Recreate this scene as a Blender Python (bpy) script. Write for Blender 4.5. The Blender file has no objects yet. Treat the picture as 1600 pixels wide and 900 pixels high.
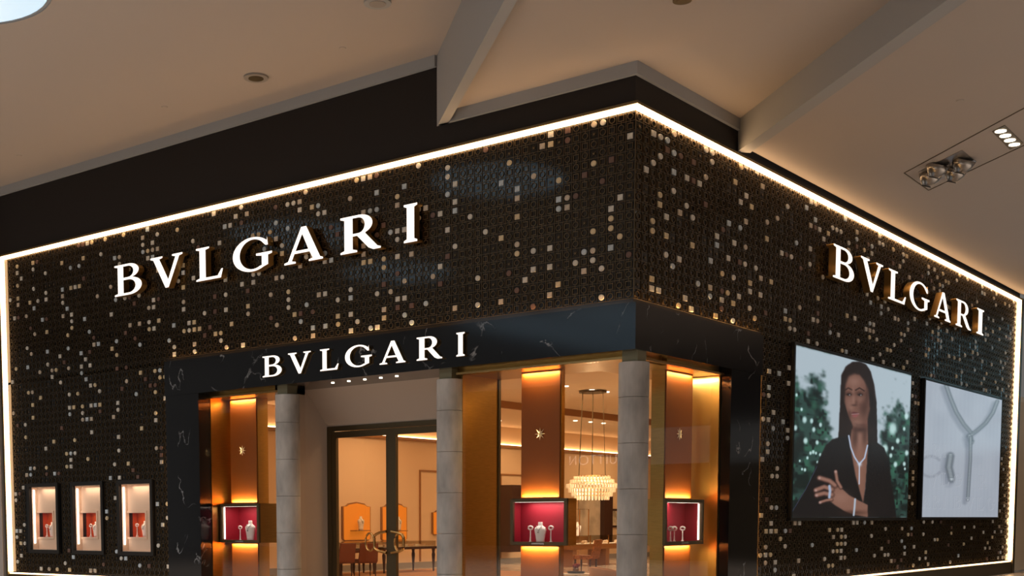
import bpy, math, random
import numpy as np
from mathutils import Vector, Matrix
random.seed(7); rng = np.random.default_rng(7)
S = bpy.context.scene
COL = S.collection
# ------------------------------------------------------------------ camera
CAM = np.array([9.376, -16.6042, 1.52]); YAW, PITCH, ROLL = 0.6920, -0.0830, -0.0031
F, PX, PY = 1956.66, 632.66, 976.26            # focal length and principal point in 1600x900 pixels
def cam_axes():
    cy, sy, cp, sp = math.cos(YAW), math.sin(YAW), math.cos(PITCH), math.sin(PITCH)
    f = np.array([-sy*cp, cy*cp, sp]); r = np.array([cy, sy, 0.0]); u = np.cross(r, f)
    cr, sr = math.cos(ROLL), math.sin(ROLL)
    return cr*r+sr*u, -sr*r+cr*u, f
AR, AU, AF = cam_axes()
cd = bpy.data.cameras.new('camera'); cam = bpy.data.objects.new('camera', cd); COL.objects.link(cam)
cd.sensor_width = 36.0; cd.lens = F/1600*36; cd.shift_x = (800-PX)/1600; cd.shift_y = (PY-450)/1600
cd.clip_end = 300
cam.matrix_world = Matrix(((AR[0], AU[0], -AF[0], CAM[0]), (AR[1], AU[1], -AF[1], CAM[1]), (AR[2], AU[2], -AF[2], CAM[2]), (0, 0, 0, 1)))
S.camera = cam
def at(u, v, axis, val):
    """pixel -> point where its ray meets the plane axis = val"""
    d = AF + AR*(u-PX)/F - AU*(v-PY)/F
    t = (val-CAM[axis])/d[axis]
    return CAM + t*d
# ------------------------------------------------------------------ world, exposure
w = bpy.data.worlds.new('world'); S.world = w; w.use_nodes = True
w.node_tree.nodes['Background'].inputs[0].default_value = (1.0, 0.93, 0.86, 1)
w.node_tree.nodes['Background'].inputs[1].default_value = 0.14
S.view_settings.view_transform = 'Standard'; S.view_settings.look = 'None'
S.view_settings.gamma = 1; S.view_settings.use_curve_mapping = False; S.view_settings.exposure = 0.0
def area_light(name, loc, size, power, color, direction=(0, 0, -1), size_y=None):
    l = bpy.data.lights.new(name, 'AREA'); l.energy = power; l.color = color; l.size = size
    if size_y: l.shape = 'RECTANGLE'; l.size_y = size_y
    o = bpy.data.objects.new(name, l); COL.objects.link(o); o.location = loc
    o.rotation_euler = Vector(direction).to_track_quat('-Z', 'Y').to_euler()
    return o
def hall_spot(x, y, z, power, color=(1.0, 0.92, 0.84)):
    l = bpy.data.lights.new('hall_spot', 'SPOT'); l.energy = power; l.color = color; l.spot_size = math.radians(150); l.spot_blend = 1.0; l.shadow_soft_size = 0.12
    o = bpy.data.objects.new('hall_spot', l); COL.objects.link(o); o.location = (x, y, z)
HALL = [(-20, -11, 8.9), (-11, -11.5, 8.9), (-3, -12, 8.9), (-16, -17, 8.9), (-6, -17, 8.9), (3, -17, 8.9), (16, 2, 7.55), (12, 9, 7.55), (12, 17, 7.55), (22, -4, 7.55), (20, 10, 7.55)]
for q in HALL: hall_spot(*q, 2650)  # spots out of view under the mall ceiling, added to light the shop front
WARM = (1.0, 0.62, 0.31)
for i, (x, y) in enumerate(((-13.6, 12), (-13.6, 19), (-13.6, 26), (-7, 4.5), (-7, 11), (-7, 18), (-7, 26), (-2.5, 4), (-2.5, 11))):
    area_light('shop_ceiling_light', (x, y, 4.72), 2.2, 105, WARM)
# ------------------------------------------------------------------ materials
MATS = {}
def mat(name, col, rough=0.5, metal=0.0, emit=None, strength=0.0, noise=None, bump=0.0, coat=0.0, alpha=None):
    m = bpy.data.materials.new(name); m.use_nodes = True; nt = m.node_tree; b = nt.nodes['Principled BSDF']
    b.inputs['Base Color'].default_value = (*col, 1); b.inputs['Roughness'].default_value = rough; b.inputs['Metallic'].default_value = metal
    if coat: b.inputs['Coat Weight'].default_value = coat; b.inputs['Coat Roughness'].default_value = 0.06
    if emit: b.inputs['Emission Color'].default_value = (*emit, 1); b.inputs['Emission Strength'].default_value = strength
    if noise:                                    # (scale, amount, stretch)
        sc, am, st = noise
        tc = nt.nodes.new('ShaderNodeTexCoord'); mp = nt.nodes.new('ShaderNodeMapping'); mp.inputs['Scale'].default_value = st
        n = nt.nodes.new('ShaderNodeTexNoise'); n.inputs['Scale'].default_value = sc; n.inputs['Detail'].default_value = 6
        r = nt.nodes.new('ShaderNodeValToRGB')
        r.color_ramp.elements[0].position = 0.3; r.color_ramp.elements[1].position = 0.7
        r.color_ramp.elements[0].color = (*[c*(1-am) for c in col], 1); r.color_ramp.elements[1].color = (*[min(1, c*(1+am)) for c in col], 1)
        L = nt.links.new
        L(tc.outputs['Object'], mp.inputs[0]); L(mp.outputs[0], n.inputs[0]); L(n.outputs[0], r.inputs[0]); L(r.outputs[0], b.inputs['Base Color'])
        if bump:
            bp = nt.nodes.new('ShaderNodeBump'); bp.inputs['Strength'].default_value = bump; L(n.outputs[0], bp.inputs['Height']); L(bp.outputs[0], b.inputs['Normal'])
    MATS[name] = m; return m
def glass(name, tint=(1, 1, 1), refl=1.0):
    m = bpy.data.materials.new(name); m.use_nodes = True; nt = m.node_tree; nt.nodes.clear(); L = nt.links.new
    o = nt.nodes.new('ShaderNodeOutputMaterial'); mx = nt.nodes.new('ShaderNodeMixShader'); t = nt.nodes.new('ShaderNodeBsdfTransparent'); g = nt.nodes.new('ShaderNodeBsdfGlossy'); fr = nt.nodes.new('ShaderNodeLayerWeight'); pw = nt.nodes.new('ShaderNodeMath'); pw.operation = 'POWER'; pw.inputs[1].default_value = 5; ma = nt.nodes.new('ShaderNodeMath'); ma.operation = 'MULTIPLY_ADD'; ma.inputs[1].default_value = 0.96; ma.inputs[2].default_value = 0.04
    t.inputs[0].default_value = (*tint, 1); g.inputs['Roughness'].default_value = 0.0; fr.inputs[0].default_value = 0.5
    L(fr.outputs['Facing'], pw.inputs[0]); L(pw.outputs[0], ma.inputs[0])
    L(ma.outputs[0], mx.inputs[0]); L(t.outputs[0], mx.inputs[1]); L(g.outputs[0], mx.inputs[2]); L(mx.outputs[0], o.inputs[0])
    MATS[name] = m; return m
mat('ceil', (0.45, 0.405, 0.37), 0.9); mat('trimgrey', (0.36, 0.37, 0.38), 0.8)
mat('floor', (0.48, 0.42, 0.37), 0.35, noise=(0.6, 0.12, (1, 1, 1)))
mat('panel', (0.003, 0.0027, 0.0025), 0.07); mat('fascia', (0.007, 0.004, 0.0035), 0.7)
mat('bronze', (0.17, 0.123, 0.07), 0.38, 1.0); mat('blackframe', (0.012, 0.011, 0.010), 0.4)
mat('led', (1, 0.8, 0.6), 0.5, emit=(1.0, 0.60, 0.29), strength=8.5)
mat('edge_led', (1, .7, .4), 0.5, emit=(1.0, 0.52, 0.18), strength=70.0); mat('ledcool', (1, 0.9, 0.8), 0.5, emit=(1.0, 0.86, 0.74), strength=3.5)
mat('letterface', (1, 0.95, 0.9), 0.5, emit=(1.0, 0.90, 0.80), strength=1.15)
mat('gold', (0.72, 0.45, 0.16), 0.32, 1.0)
mat('brass', (0.50, 0.31, 0.09), 0.30, 1.0, noise=(6.0, 0.10, (1, 1, 14)), bump=0.03)
mat('goldwall', (0.70, 0.47, 0.17), 0.38, 1.0, noise=(2.0, 0.12, (1, 1, .3)), bump=0.04); mat('rail', (0.62, 0.36, 0.13), 0.25, 1.0); mat('bronzedark', (0.115, 0.09, 0.05), 0.45, 0.7)
mat('amber', (0.25, 0.064, 0.001), 0.6, noise=(40, 0.06, (1, 1, 8)))
mat('stone', (0.47, 0.45, 0.43), 0.65, noise=(3.2, 0.34, (1, 1, 0.4)), bump=0.10)
mat('neck', (0.23, 0.21, 0.13), 0.5, 0.3); mat('reveal', (0.60, 0.50, 0.42), 0.85); mat('pillar', (0.42, 0.37, 0.34), 0.8)
mat('red', (0.30, 0.006, 0.022), 0.6); mat('orange', (0.62, 0.10, 0.015), 0.6); mat('beige', (0.80, 0.60, 0.45), 0.7)
mat('white', (0.90, 0.86, 0.80), 0.6); mat('silver', (0.8, 0.8, 0.8), 0.2, 1.0); mat('steel', (0.42, 0.40, 0.38), 0.3, 1.0)
mat('wallin', (0.80, 0.60, 0.40), 0.8); mat('ceilin', (0.86, 0.70, 0.52), 0.9); mat('carpet', (0.45, 0.24, 0.12), 0.9)
mat('darkwood', (0.055, 0.025, 0.018), 0.35); mat('wood', (0.34, 0.16, 0.06), 0.4); mat('leather', (0.22, 0.065, 0.035), 0.5); mat('tan', (0.42, 0.20, 0.09), 0.6)
mat('nicheglow', (0.6, 0.17, 0.01), 0.5, emit=(1.0, 0.30, 0.02), strength=0.38)
mat('lampdisc', (1, 0.9, 0.75), 0.5, emit=(1.0, 0.88, 0.68), strength=4.0); mat('crystal', (0.95, 0.85, 0.7), 0.08, emit=(1.0, 0.72, 0.38), strength=0.22)
mat('sky_pane', (0.6, 0.8, 0.95), 0.3, emit=(0.50, 0.70, 0.86), strength=0.85); mat('winblue', (0.3, 0.5, 0.6), 0.2, emit=(0.20, 0.34, 0.40), strength=0.9)
mat('pattern', (0.30, 0.12, 0.05), 0.7, noise=(30, 0.7, (1, 1, 1))); mat('green', (0.05, 0.09, 0.03), 0.6); mat('flower', (0.25, 0.02, 0.03), 0.6)
mat('marblewhite', (0.55, 0.48, 0.40), 0.15, noise=(1.5, 0.35, (1, 1, 1))); mat('starmetal', (0.88, 0.80, 0.66), 0.38, 0.5); mat('grey', (0.30, 0.28, 0.26), 0.6); mat('canvas', (0.5, 0.45, 0.36), 0.7, noise=(4, 0.5, (1, 1, 1)))
for n, c in dict(pearl_a=(0.66, 0.64, 0.58), pearl_b=(0.68, 0.56, 0.36), pearl_c=(0.52, 0.60, 0.66), pearl_d=(0.15, 0.085, 0.065), pearl_e=(0.58, 0.50, 0.40)).items():
    mat(n, c, 0.35, noise=(18, 0.25, (1, 1, 1)))
glass('glass'); glass('tintglass', (0.86, 0.84, 0.80))
def marble():
    m = mat('marble', (0.008, 0.009, 0.011), 0.09); nt = m.node_tree; L = nt.links.new; b = nt.nodes['Principled BSDF']
    tc = nt.nodes.new('ShaderNodeTexCoord'); n = nt.nodes.new('ShaderNodeTexNoise'); n.inputs['Scale'].default_value = 0.9; n.inputs['Detail'].default_value = 7; n.inputs['Distortion'].default_value = 0.6
    a = nt.nodes.new('ShaderNodeMath'); a.operation = 'SUBTRACT'; a.inputs[1].default_value = 0.5
    ab = nt.nodes.new('ShaderNodeMath'); ab.operation = 'ABSOLUTE'
    r = nt.nodes.new('ShaderNodeValToRGB'); r.color_ramp.elements[0].color = (0.35, 0.36, 0.38, 1); r.color_ramp.elements[1].color = (0.008, 0.009, 0.011, 1); r.color_ramp.elements[1].position = 0.006
    n2 = nt.nodes.new('ShaderNodeTexNoise'); n2.inputs['Scale'].default_value = 1.7; cr = nt.nodes.new('ShaderNodeValToRGB'); cr.color_ramp.elements[0].position = 0.52; cr.color_ramp.elements[1].position = 0.62
    mx = nt.nodes.new('ShaderNodeMix'); mx.data_type = 'RGBA'; mx.inputs[6].default_value = (0.008, 0.009, 0.011, 1)
    L(tc.outputs['Object'], n.inputs[0]); L(tc.outputs['Object'], n2.inputs[0]); L(n.outputs[0], a.inputs[0]); L(a.outputs[0], ab.inputs[0]); L(ab.outputs[0], r.inputs[0])
    L(n2.outputs[0], cr.inputs[0]); L(cr.outputs[0], mx.inputs[0]); L(r.outputs[0], mx.inputs[7]); L(mx.outputs[2], b.inputs['Base Color'])
marble()
# ------------------------------------------------------------------ mesh helpers
class MB:
    def __init__(s): s.v = []; s.f = []; s.m = []
    def add(s, vs, fs, mi=0):
        o = len(s.v); s.v += [tuple(map(float, q)) for q in vs]; s.f += [tuple(i+o for i in q) for q in fs]; s.m += [mi]*len(fs); return s
    def box(s, x0, x1, y0, y1, z0, z1, mi=0):
        return s.add([(x0, y0, z0), (x1, y0, z0), (x1, y1, z0), (x0, y1, z0), (x0, y0, z1), (x1, y0, z1), (x1, y1, z1), (x0, y1, z1)],
                     [(0, 3, 2, 1), (4, 5, 6, 7), (0, 1, 5, 4), (1, 2, 6, 5), (2, 3, 7, 6), (3, 0, 4, 7)], mi)
    def prism(s, pts, z0, z1, mi=0):              # plan polygon extruded in z
        n = len(pts); return s.add([(x, y, z0) for x, y in pts]+[(x, y, z1) for x, y in pts], [tuple(range(n))[::-1], tuple(range(n, 2*n))]+[(i, (i+1) % n, (i+1) % n+n, i+n) for i in range(n)], mi)
    def lathe(s, prof, n=20, c=(0, 0, 0), mi=0, sx=1, sy=1, caps=True):   # profile (r, z)
        vs = []; fs = []; k = len(prof)
        for r, z in prof:
            for i in range(n): a = 2*math.pi*i/n; vs.append((c[0]+r*math.cos(a)*sx, c[1]+r*math.sin(a)*sy, c[2]+z))
        for j in range(k-1):
            for i in range(n): fs.append((j*n+i, j*n+(i+1) % n, (j+1)*n+(i+1) % n, (j+1)*n+i))
        if caps: fs.append(tuple(range(n))[::-1]); fs.append(tuple((k-1)*n+i for i in range(n)))
        return s.add(vs, fs, mi)
    def tube(s, pts, r, n=8, mi=0, closed=False):
        vs = []; fs = []; P = [Vector(q) for q in pts]; k = len(P)
        for j in range(k):
            a = P[(j-1) % k] if (j > 0 or closed) else P[j]; b = P[(j+1) % k] if (j < k-1 or closed) else P[j]
            d = (b-a).normalized(); up = Vector((0, 0, 1)) if abs(d.z) < .9 else Vector((1, 0, 0)); e1 = d.cross(up).normalized(); e2 = d.cross(e1)
            rr = r[j] if isinstance(r, (list, tuple)) else r
            for i in range(n): t = 2*math.pi*i/n; vs.append(P[j]+e1*math.cos(t)*rr+e2*math.sin(t)*rr)
        for j in range(k if closed else k-1):
            q = (j+1) % k
            for i in range(n): fs.append((j*n+i, j*n+(i+1) % n, q*n+(i+1) % n, q*n+i))
        if not closed: fs.append(tuple(range(n))[::-1]); fs.append(tuple((k-1)*n+i for i in range(n)))
        return s.add(vs, fs, mi)
    def build(s, name, m, parent=None, loc=None, smooth=False):
        me = bpy.data.meshes.new(name); me.from_pydata(s.v, [], s.f)
        for q in (m if isinstance(m, (list, tuple)) else [m]): me.materials.append(MATS[q])
        me.polygons.foreach_set('material_index', s.m)
        if smooth: me.polygons.foreach_set('use_smooth', [True]*len(s.f))
        me.update(); return link(name, me, parent, loc)
def link(name, me, parent=None, loc=None):
    o = bpy.data.objects.new(name, me); COL.objects.link(o)
    if parent: o.parent = parent
    if loc is not None: o.location = loc
    elif parent: o.matrix_parent_inverse = Matrix.Translation(-Vector(parent.location)) if parent.rotation_euler.z == 0 else parent.matrix_basis.inverted()
    return o
def tag(o, label, cat, group=None, kind=None):
    if label: o['label'] = label
    if cat: o['category'] = cat
    if group: o['group'] = group
    if kind: o['kind'] = kind
    return o
def struct(o, label=None): o['kind'] = 'structure'; o['label'] = label or o.name.replace('_', ' '); return o
def empty(name, loc, label=None, cat=None, group=None, rz=0):
    o = bpy.data.objects.new(name, None); COL.objects.link(o); o.location = loc; o.rotation_euler = (0, 0, rz); o.empty_display_size = 0.1
    return tag(o, label, cat, group)
def box(name, m, x0, x1, y0, y1, z0, z1, parent=None): return MB().box(x0, x1, y0, y1, z0, z1).build(name, m, parent)
def copy_tree(o, parent=None):
    c = o.copy(); COL.objects.link(c)
    if parent: c.parent = parent
    for ch in list(o.children): copy_tree(ch, c)
    return c
# ------------------------------------------------------------------ setting: floor, ceilings, fascia, neighbours
PITX, PITY, PITZ = 0.153, 0.215, 0.1414
XL, YR, ZB, ZT = -16.20, 21.20, 0.37, 7.46      # lattice area
struct(box('floor', 'floor', -45, 45, -60, 0.0, -0.1, 0.0), 'pale stone mall floor')
struct(box('floor_right', 'floor', 0.0, 45, 0.0, 60, -0.1, 0.0), 'pale stone mall floor beside the shop')
D1 = (0.740, -0.673)
P1 = lambda t: (-3.67+D1[0]*t, D1[1]*t)
P2 = lambda t: (0.0+D1[0]*t, 3.42+D1[1]*t)
ZA, ZBc, ZC = 9.07, 8.13, 7.68
m = MB().prism([(-40, 0.3), (-3.67, 0.3), P1(0), P1(18), (9.65, -22), (-40, -22)], ZA, ZA+.15)
ceilA = struct(m.build('ceiling', 'ceil'), 'high painted ceiling with a round skylight')
ceilB = struct(MB().prism([(-3.55, 0.13), (0, 0), (0, 3.50), (P2(18)[0]+.06, P2(18)[1]+.065), (P1(18)[0]+.08, P1(18)[1]+.09)], ZBc, ZBc+.15).build('ceiling_middle', 'ceil'), 'lower painted ceiling wedge over the shop corner')
ceilC = struct(MB().prism([(.1, 3.55), (0, 60), (40, 60), (40, -9), (P2(18)[0]+.1, P2(18)[1]+.11)], ZC, ZC+.15).build('ceiling_right', 'ceil'), 'lowest painted ceiling along the right facade')
def step(name, Pf, t0, t1, z0, z1, th, label):
    a, b = Pf(t0), Pf(t1); n = (-D1[1]*th, D1[0]*th)
    struct(MB().prism([a, b, (b[0]+n[0], b[1]+n[1]), (a[0]+n[0], a[1]+n[1])], z0, z1).build(name, 'trimgrey'), label)
step('trim_1', P1, 0, 18, 7.95, ZA, 0.16, 'painted bulkhead step between the high and middle ceilings')
step('trim_2', P2, -0.05, 18, 7.62, ZBc, 0.24, 'painted bulkhead step between the middle and right ceilings')
struct(box('trim_3', 'trimgrey', -40, -3.67, -0.06, 0.25, 8.89, ZA), 'grey edge band where the high ceiling meets the fascia')
struct(MB().prism([(-3.6, -0.06), (0.06, -0.06), (0.06, 3.42), (-.2, 3.42), (-.2, .2), (-3.6, .2)], 7.95, ZBc).build('trim_4', 'trimgrey'), 'grey edge band around the shop corner')
m = MB().box(-16.4, 0.0, 0.0, 0.25, 7.50, 8.95).box(-.25, 0.0, 0.25, 21.4, 7.50, 8.1)
struct(m.build('wall_fascia', 'fascia'), 'dark brown fascia between light strip and ceiling')
struct(box('wall_left', 'pillar', -40, -16.42, -0.12, 0.3, 0, 8.9), 'grey neighbouring wall at the far left')
box_n = struct(box('wall_right', 'bronzedark', -0.3, 14, 26.0, 26.3, 0, 3.6), 'dark neighbouring shopfront at the far right')
wn = empty('window_1', (0, 26, 3.6)); struct(wn, 'bluish glazed wall beyond the right end')
for i in range(2):
    for j in range(4): box('pane', 'winblue', 0.1+i*2, 2.0+i*2, 26.02, 26.06, 3.7+j, 4.62+j, wn)
for j in range(5): box('transom', 'grey', 0, 4.2, 25.98, 26.1, 3.6+j, 3.69+j, wn)
for i in range(3): box('mullion', 'grey', -.02+i*2, .1+i*2, 25.98, 26.1, 3.6, 7.68, wn)
# skylights, speakers, sprinklers in the high ceiling
def skylight(x, y, r, label):
    e = empty('round_skylight', (x, y, ZA-.004), label, 'skylight', 'round skylights in the high ceiling')
    MB().lathe([(r, -0.012), (r, -0.006)], 48).build('pane', 'sky_pane', e, (0, 0, 0)); MB().lathe([(r+.06, -.02), (r+.06, 0), (r, 0), (r, -.02)], 48, caps=False).build('rim', 'trimgrey', e, (0, 0, 0))
skylight(-7.25, -6.75, 1.5, 'round bluish skylight cut off by the top left corner')
skylight(-14.4, -7.6, 1.7, 'round skylight above the left end, seen mirrored behind the upper sign')
skylight(-15.6, -13.2, 1.7, 'round skylight farthest from the shop, seen only as a reflection')
aw = empty('window_5', (-8, -33, 9.3)); struct(aw, 'large atrium skylight behind the viewer')
for i in range(7): box('pane', 'sky_pane', -21+i*4, -17.15+i*4, -44, -22.5, 9.25, 9.28, aw)
for i in range(8): box('mullion', 'trimgrey', -21.15+i*4, -21+i*4, -44, -22.5, 9.15, 9.3, aw)
struct(box('wall_opposite', 'fascia', -60, 45, -45.3, -45, 0, 9.3), 'dark shopfronts on the far side of the mall')
GS = {'L': [[(0, 1), (0, 0), (.5, 0)]], 'U': [[(0, 1), (0, .3)]+[(.3-.3*math.cos(t), .3-.3*math.sin(t)) for t in np.linspace(0, math.pi, 11)]+[(.6, 1)]], 'I': [[(0, 0), (0, 1)]], 'T': [[(0, 1), (.6, 1)], [(.3, 1), (.3, 0)]],
      'N': [[(0, 0), (0, 1), (.65, 0), (.65, 1)]], 'V': [[(0, 1), (.35, 0), (.7, 1)]], 'O': [[(.48+.48*math.cos(t), .5+.5*math.sin(t)) for t in np.linspace(0, 2*math.pi, 25)]], 'S': [[(.25+.22*math.cos(t), .74+.24*math.sin(t)) for t in np.linspace(.5, 4.7, 12)]+[(.25+.25*math.cos(t), .25+.25*math.sin(t)) for t in np.linspace(1.57, -2.6, 12)]]}
va_, vb_ = at(884, 719, 1, 45.2), at(961, 719, 1, 45.2); top_, bot_ = at(900, 712.5, 1, 45.2)[2], at(900, 726, 1, 45.2)[2]; hh_ = top_-bot_
word = 'LOUIS VUITTON'; adv = dict(L=.75, O=1.25, U=.9, I=.35, S=.75, V=.95, T=.8, N=.95); adv[' '] = .6
tail = sum(adv[c] for c in 'UITTON'); sc_ = (vb_[0]-va_[0])/tail; xr = va_[0]+sc_*sum(adv[c] for c in word)
osg = empty('shop_sign', (va_[0], -44.9, bot_), 'glowing capital letters of the shop opposite, mirrored in the corner window glass', 'sign')
mat('signlight', (1, .95, .9), .5, emit=(1.0, .9, .78), strength=2.6)
for c in word:
    if c != ' ':
        for st_ in GS[c]: MB().tube([(xr-gx*sc_*.95, -44.9, bot_+gz*hh_) for gx, gz in st_], hh_*.055, 6).build('letter', 'signlight', osg)
    xr -= adv[c]*sc_
def disc(name, u, v, z, r, label, cat, m1='grey', m2='bronzedark'):
    q = at(u, v, 2, z); e = empty(name, (q[0], q[1], z), label, cat)
    MB().lathe([(r, -.03), (r, 0)], 28).build('rim', m1, e, (0, 0, 0)); MB().lathe([(r*.62, -.036), (r*.62, -.02)], 24).build('grille', m2, e, (0, 0, 0))
disc('ceiling_speaker', 400, 120, ZA, 0.21, 'round dark ceiling speaker above the large left sign', 'speaker')
disc('ceiling_speaker', 590, 3, ZA, 0.20, 'round grey ceiling speaker at the top edge beside the bulkhead step', 'speaker', 'trimgrey', 'grey')
disc('ceiling_speaker', 1066, -2, ZBc, 0.12, 'small dark ceiling fitting at the top edge of the middle ceiling', 'speaker', 'bronzedark')
for (u, v, z, l) in ((535, 75, ZA, 'tiny round sprinkler cover near the top of the high ceiling'), (257, 167, ZA, 'tiny sprinkler cover left of the round speaker'), (30, 243, ZA, 'tiny sprinkler cover at the far left of the high ceiling'), (1500, 157, ZC, 'small sprinkler cover above the recessed spotlights')):
    q = at(u, v, 2, z); tag(MB().lathe([(.05, -.012), (.06, 0)], 16).build('sprinkler_cover', 'ceil', None, (q[0], q[1], z)), l, 'sprinkler')
# recessed light panel in the right ceiling
c0, c1, c2, c3 = [at(u, v, 2, ZC)[:2] for u, v in ((1413, 270), (1451, 297), (1640, 208), (1640, 147))]
pl = empty('recessed_light_panel', (*c0, ZC), 'flush ceiling panel outlined by a thin dark joint, holding spotlights', 'light panel')
def edge(a, b, wd=0.018):
    a = np.array(a); b = np.array(b); d = (b-a)/np.linalg.norm(b-a); n = np.array((-d[1], d[0]))*wd/2
    MB().prism([tuple(a-n), tuple(b-n), tuple(b+n), tuple(a+n)], ZC-.010, ZC-.003).build('joint', 'bronzedark', pl)
edge(c0, c1); edge(c1, c2); edge(c0, c3)
def quad_fix(name, pts, label, lit):
    q = [at(u, v, 2, ZC)[:2] for u, v in pts]; c = sum(q)/4; e = empty(name, (*c, ZC), label, 'spotlight')
    MB().prism([tuple(k) for k in q], ZC-.010, ZC-.003).build('housing', 'bronzedark' if lit else 'steel', e)
    for k in range(4):
        if lit: t = (k+.5)/4; pos = (q[0]*(1-t)+q[3]*t)*.5+(q[1]*(1-t)+q[2]*t)*.5
        else: pos = q[0]*(.28 if k % 2 else .72)+q[2]*(.72 if k % 2 else .28); s = .27*(1 if k < 2 else -1); pos = pos+(q[1]-q[3])*s*.5
        if lit: MB().lathe([(.085, -.02), (.085, 0)], 20, (pos[0], pos[1], ZC)).build('lamp', 'lampdisc', e)
        else:
            b = MB(); p0 = Vector((pos[0], pos[1], ZC-.004)); d = Vector((-.35, .12, -.9)); b.tube([p0, p0+d*.10, p0+d*.22], [.20, .17, .085], 16); b.build('spot_head', 'steel', e, smooth=True)
            b = MB(); b.tube([p0+d*.215, p0+d*.235], .08, 16); b.build('spot_lens', 'blackframe', e)
quad_fix('spotlight_cluster', ((1435, 268), (1503, 234), (1526, 252), (1458, 287)), 'unlit cluster of four swivelling metal spotlights in the right ceiling', False)
quad_fix('downlight_cluster', ((1550, 205), (1570, 195), (1599, 223), (1578, 233)), 'lit row of four recessed downlights in the right ceiling', True)
# ------------------------------------------------------------------ facade backing walls
WINS = [(-15.41, -14.40), (-13.77, -12.79), (-12.15, -11.14)]; WZ0, WZ1 = 0.89, 2.30
PXL, PYR, LZ0, LZ1 = -10.54, 4.36, 4.02, 4.70   # portal extents
m = MB().box(XL-.1, 0, 0, .3, LZ1-.05, 7.5).box(XL-.1, PXL, 0, .3, WZ1, LZ1).box(XL-.1, PXL, 0, .3, 0, WZ0)
xs = [XL-.1]+[q for wv in WINS for q in wv]+[PXL]
for i in range(0, len(xs), 2): m.box(xs[i], xs[i+1], 0, .3, WZ0, WZ1)
wallF = struct(m.build('wall_front', 'panel'), 'black panelled facade with bronze lattice and pearl inlays, left of the corner')
m = MB().box(-.3, 0, .3, YR+.1, LZ1-.05, 7.5).box(-.3, 0, PYR, YR+.1, 0, LZ1)
wallR = struct(m.build('wall_side', 'panel'), 'black panelled facade with bronze lattice and pearl inlays, right of the corner')
# lattice: templates in cell units (x right, z up, y = proud), made with numpy
def ring_template(n, ro, ri, rot, h):
    a = np.arange(n)*2*np.pi/n+rot; c = np.stack([np.cos(a), np.sin(a)], 1)
    if n == 4: c = c*math.sqrt(2)
    o, i = c*ro, c*ri
    V = np.concatenate([np.c_[o, np.full(n, h)], np.c_[i, np.full(n, h)], np.c_[o, np.zeros(n)], np.c_[i, np.zeros(n)]])
    Fq = []
    for k in range(n):
        q = (k+1) % n; Fq += [(k, q, n+q, n+k), (k, 2*n+k, 2*n+q, q), (n+k, n+q, 3*n+q, 3*n+k)]
    return V, Fq
def bar(x0, x1, z0, z1, h):
    return np.array([(x0, z0, h), (x1, z0, h), (x1, z1, h), (x0, z1, h), (x0, z0, 0), (x1, z0, 0), (x1, z1, 0), (x0, z1, 0)]), [(0, 1, 2, 3), (0, 4, 5, 1), (1, 5, 6, 2), (2, 6, 7, 3), (3, 7, 4, 0)]
def star_template(h):
    V = []; Fq = []
    for k in range(8):
        a = k*np.pi/4; R_ = .34 if k % 2 == 0 else .36; d = np.array((math.cos(a), math.sin(a))); n = np.array((-d[1], d[0]))*.03; o = len(V)
        V += [(*(d*.05-n), h), (*(d*R_), h*.6), (*(d*.05+n), h), (0, 0, h*1.3)]; Fq += [(o, o+1, o+2, o+3)]
    return np.array(V), Fq
H = 0.013
T_sq, T_ci, T_st = ring_template(4, .325, .255, np.pi/4, H), ring_template(16, .335, .265, 0, H), star_template(H)
T_grid = [bar(-.5, -.455, -.5, .5, H*.8), bar(-.455, .5, -.5, -.455, H*.8)]
T_tie = [bar(-.03, .03, .325, .5, H*.7), bar(-.03, .03, -.455, -.325, H*.7)]
S_ring = dict(square_ring=T_sq, round_ring=T_ci, star_motif=T_st)
def tile_disc(n, r, h):
    a = np.arange(n)*2*np.pi/n+(np.pi/4 if n == 4 else 0); rr = r*(math.sqrt(2) if n == 4 else 1)
    o = np.c_[np.cos(a)*rr, np.sin(a)*rr]; V = np.concatenate([np.c_[o*.93, np.full(n, h)], np.c_[o, np.full(n, h*.7)], np.c_[o, np.zeros(n)]])
    return V, [tuple(range(n))]+[(k, n+k, n+(k+1) % n, (k+1) % n) for k in range(n)]+[(n+k, 2*n+k, 2*n+(k+1) % n, n+(k+1) % n) for k in range(n)]
T_tsq, T_tci = tile_disc(4, .30, .02), tile_disc(14, .315, .02)
def to_world(V, side, pit):                      # template -> local xyz on that facade (front: -Y out; side: +X out)
    x, z, h = V[:, 0]*pit, V[:, 1]*PITZ, V[:, 2]
    return np.c_[x, -h, z] if side == 'front' else np.c_[h, x, z]
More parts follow.
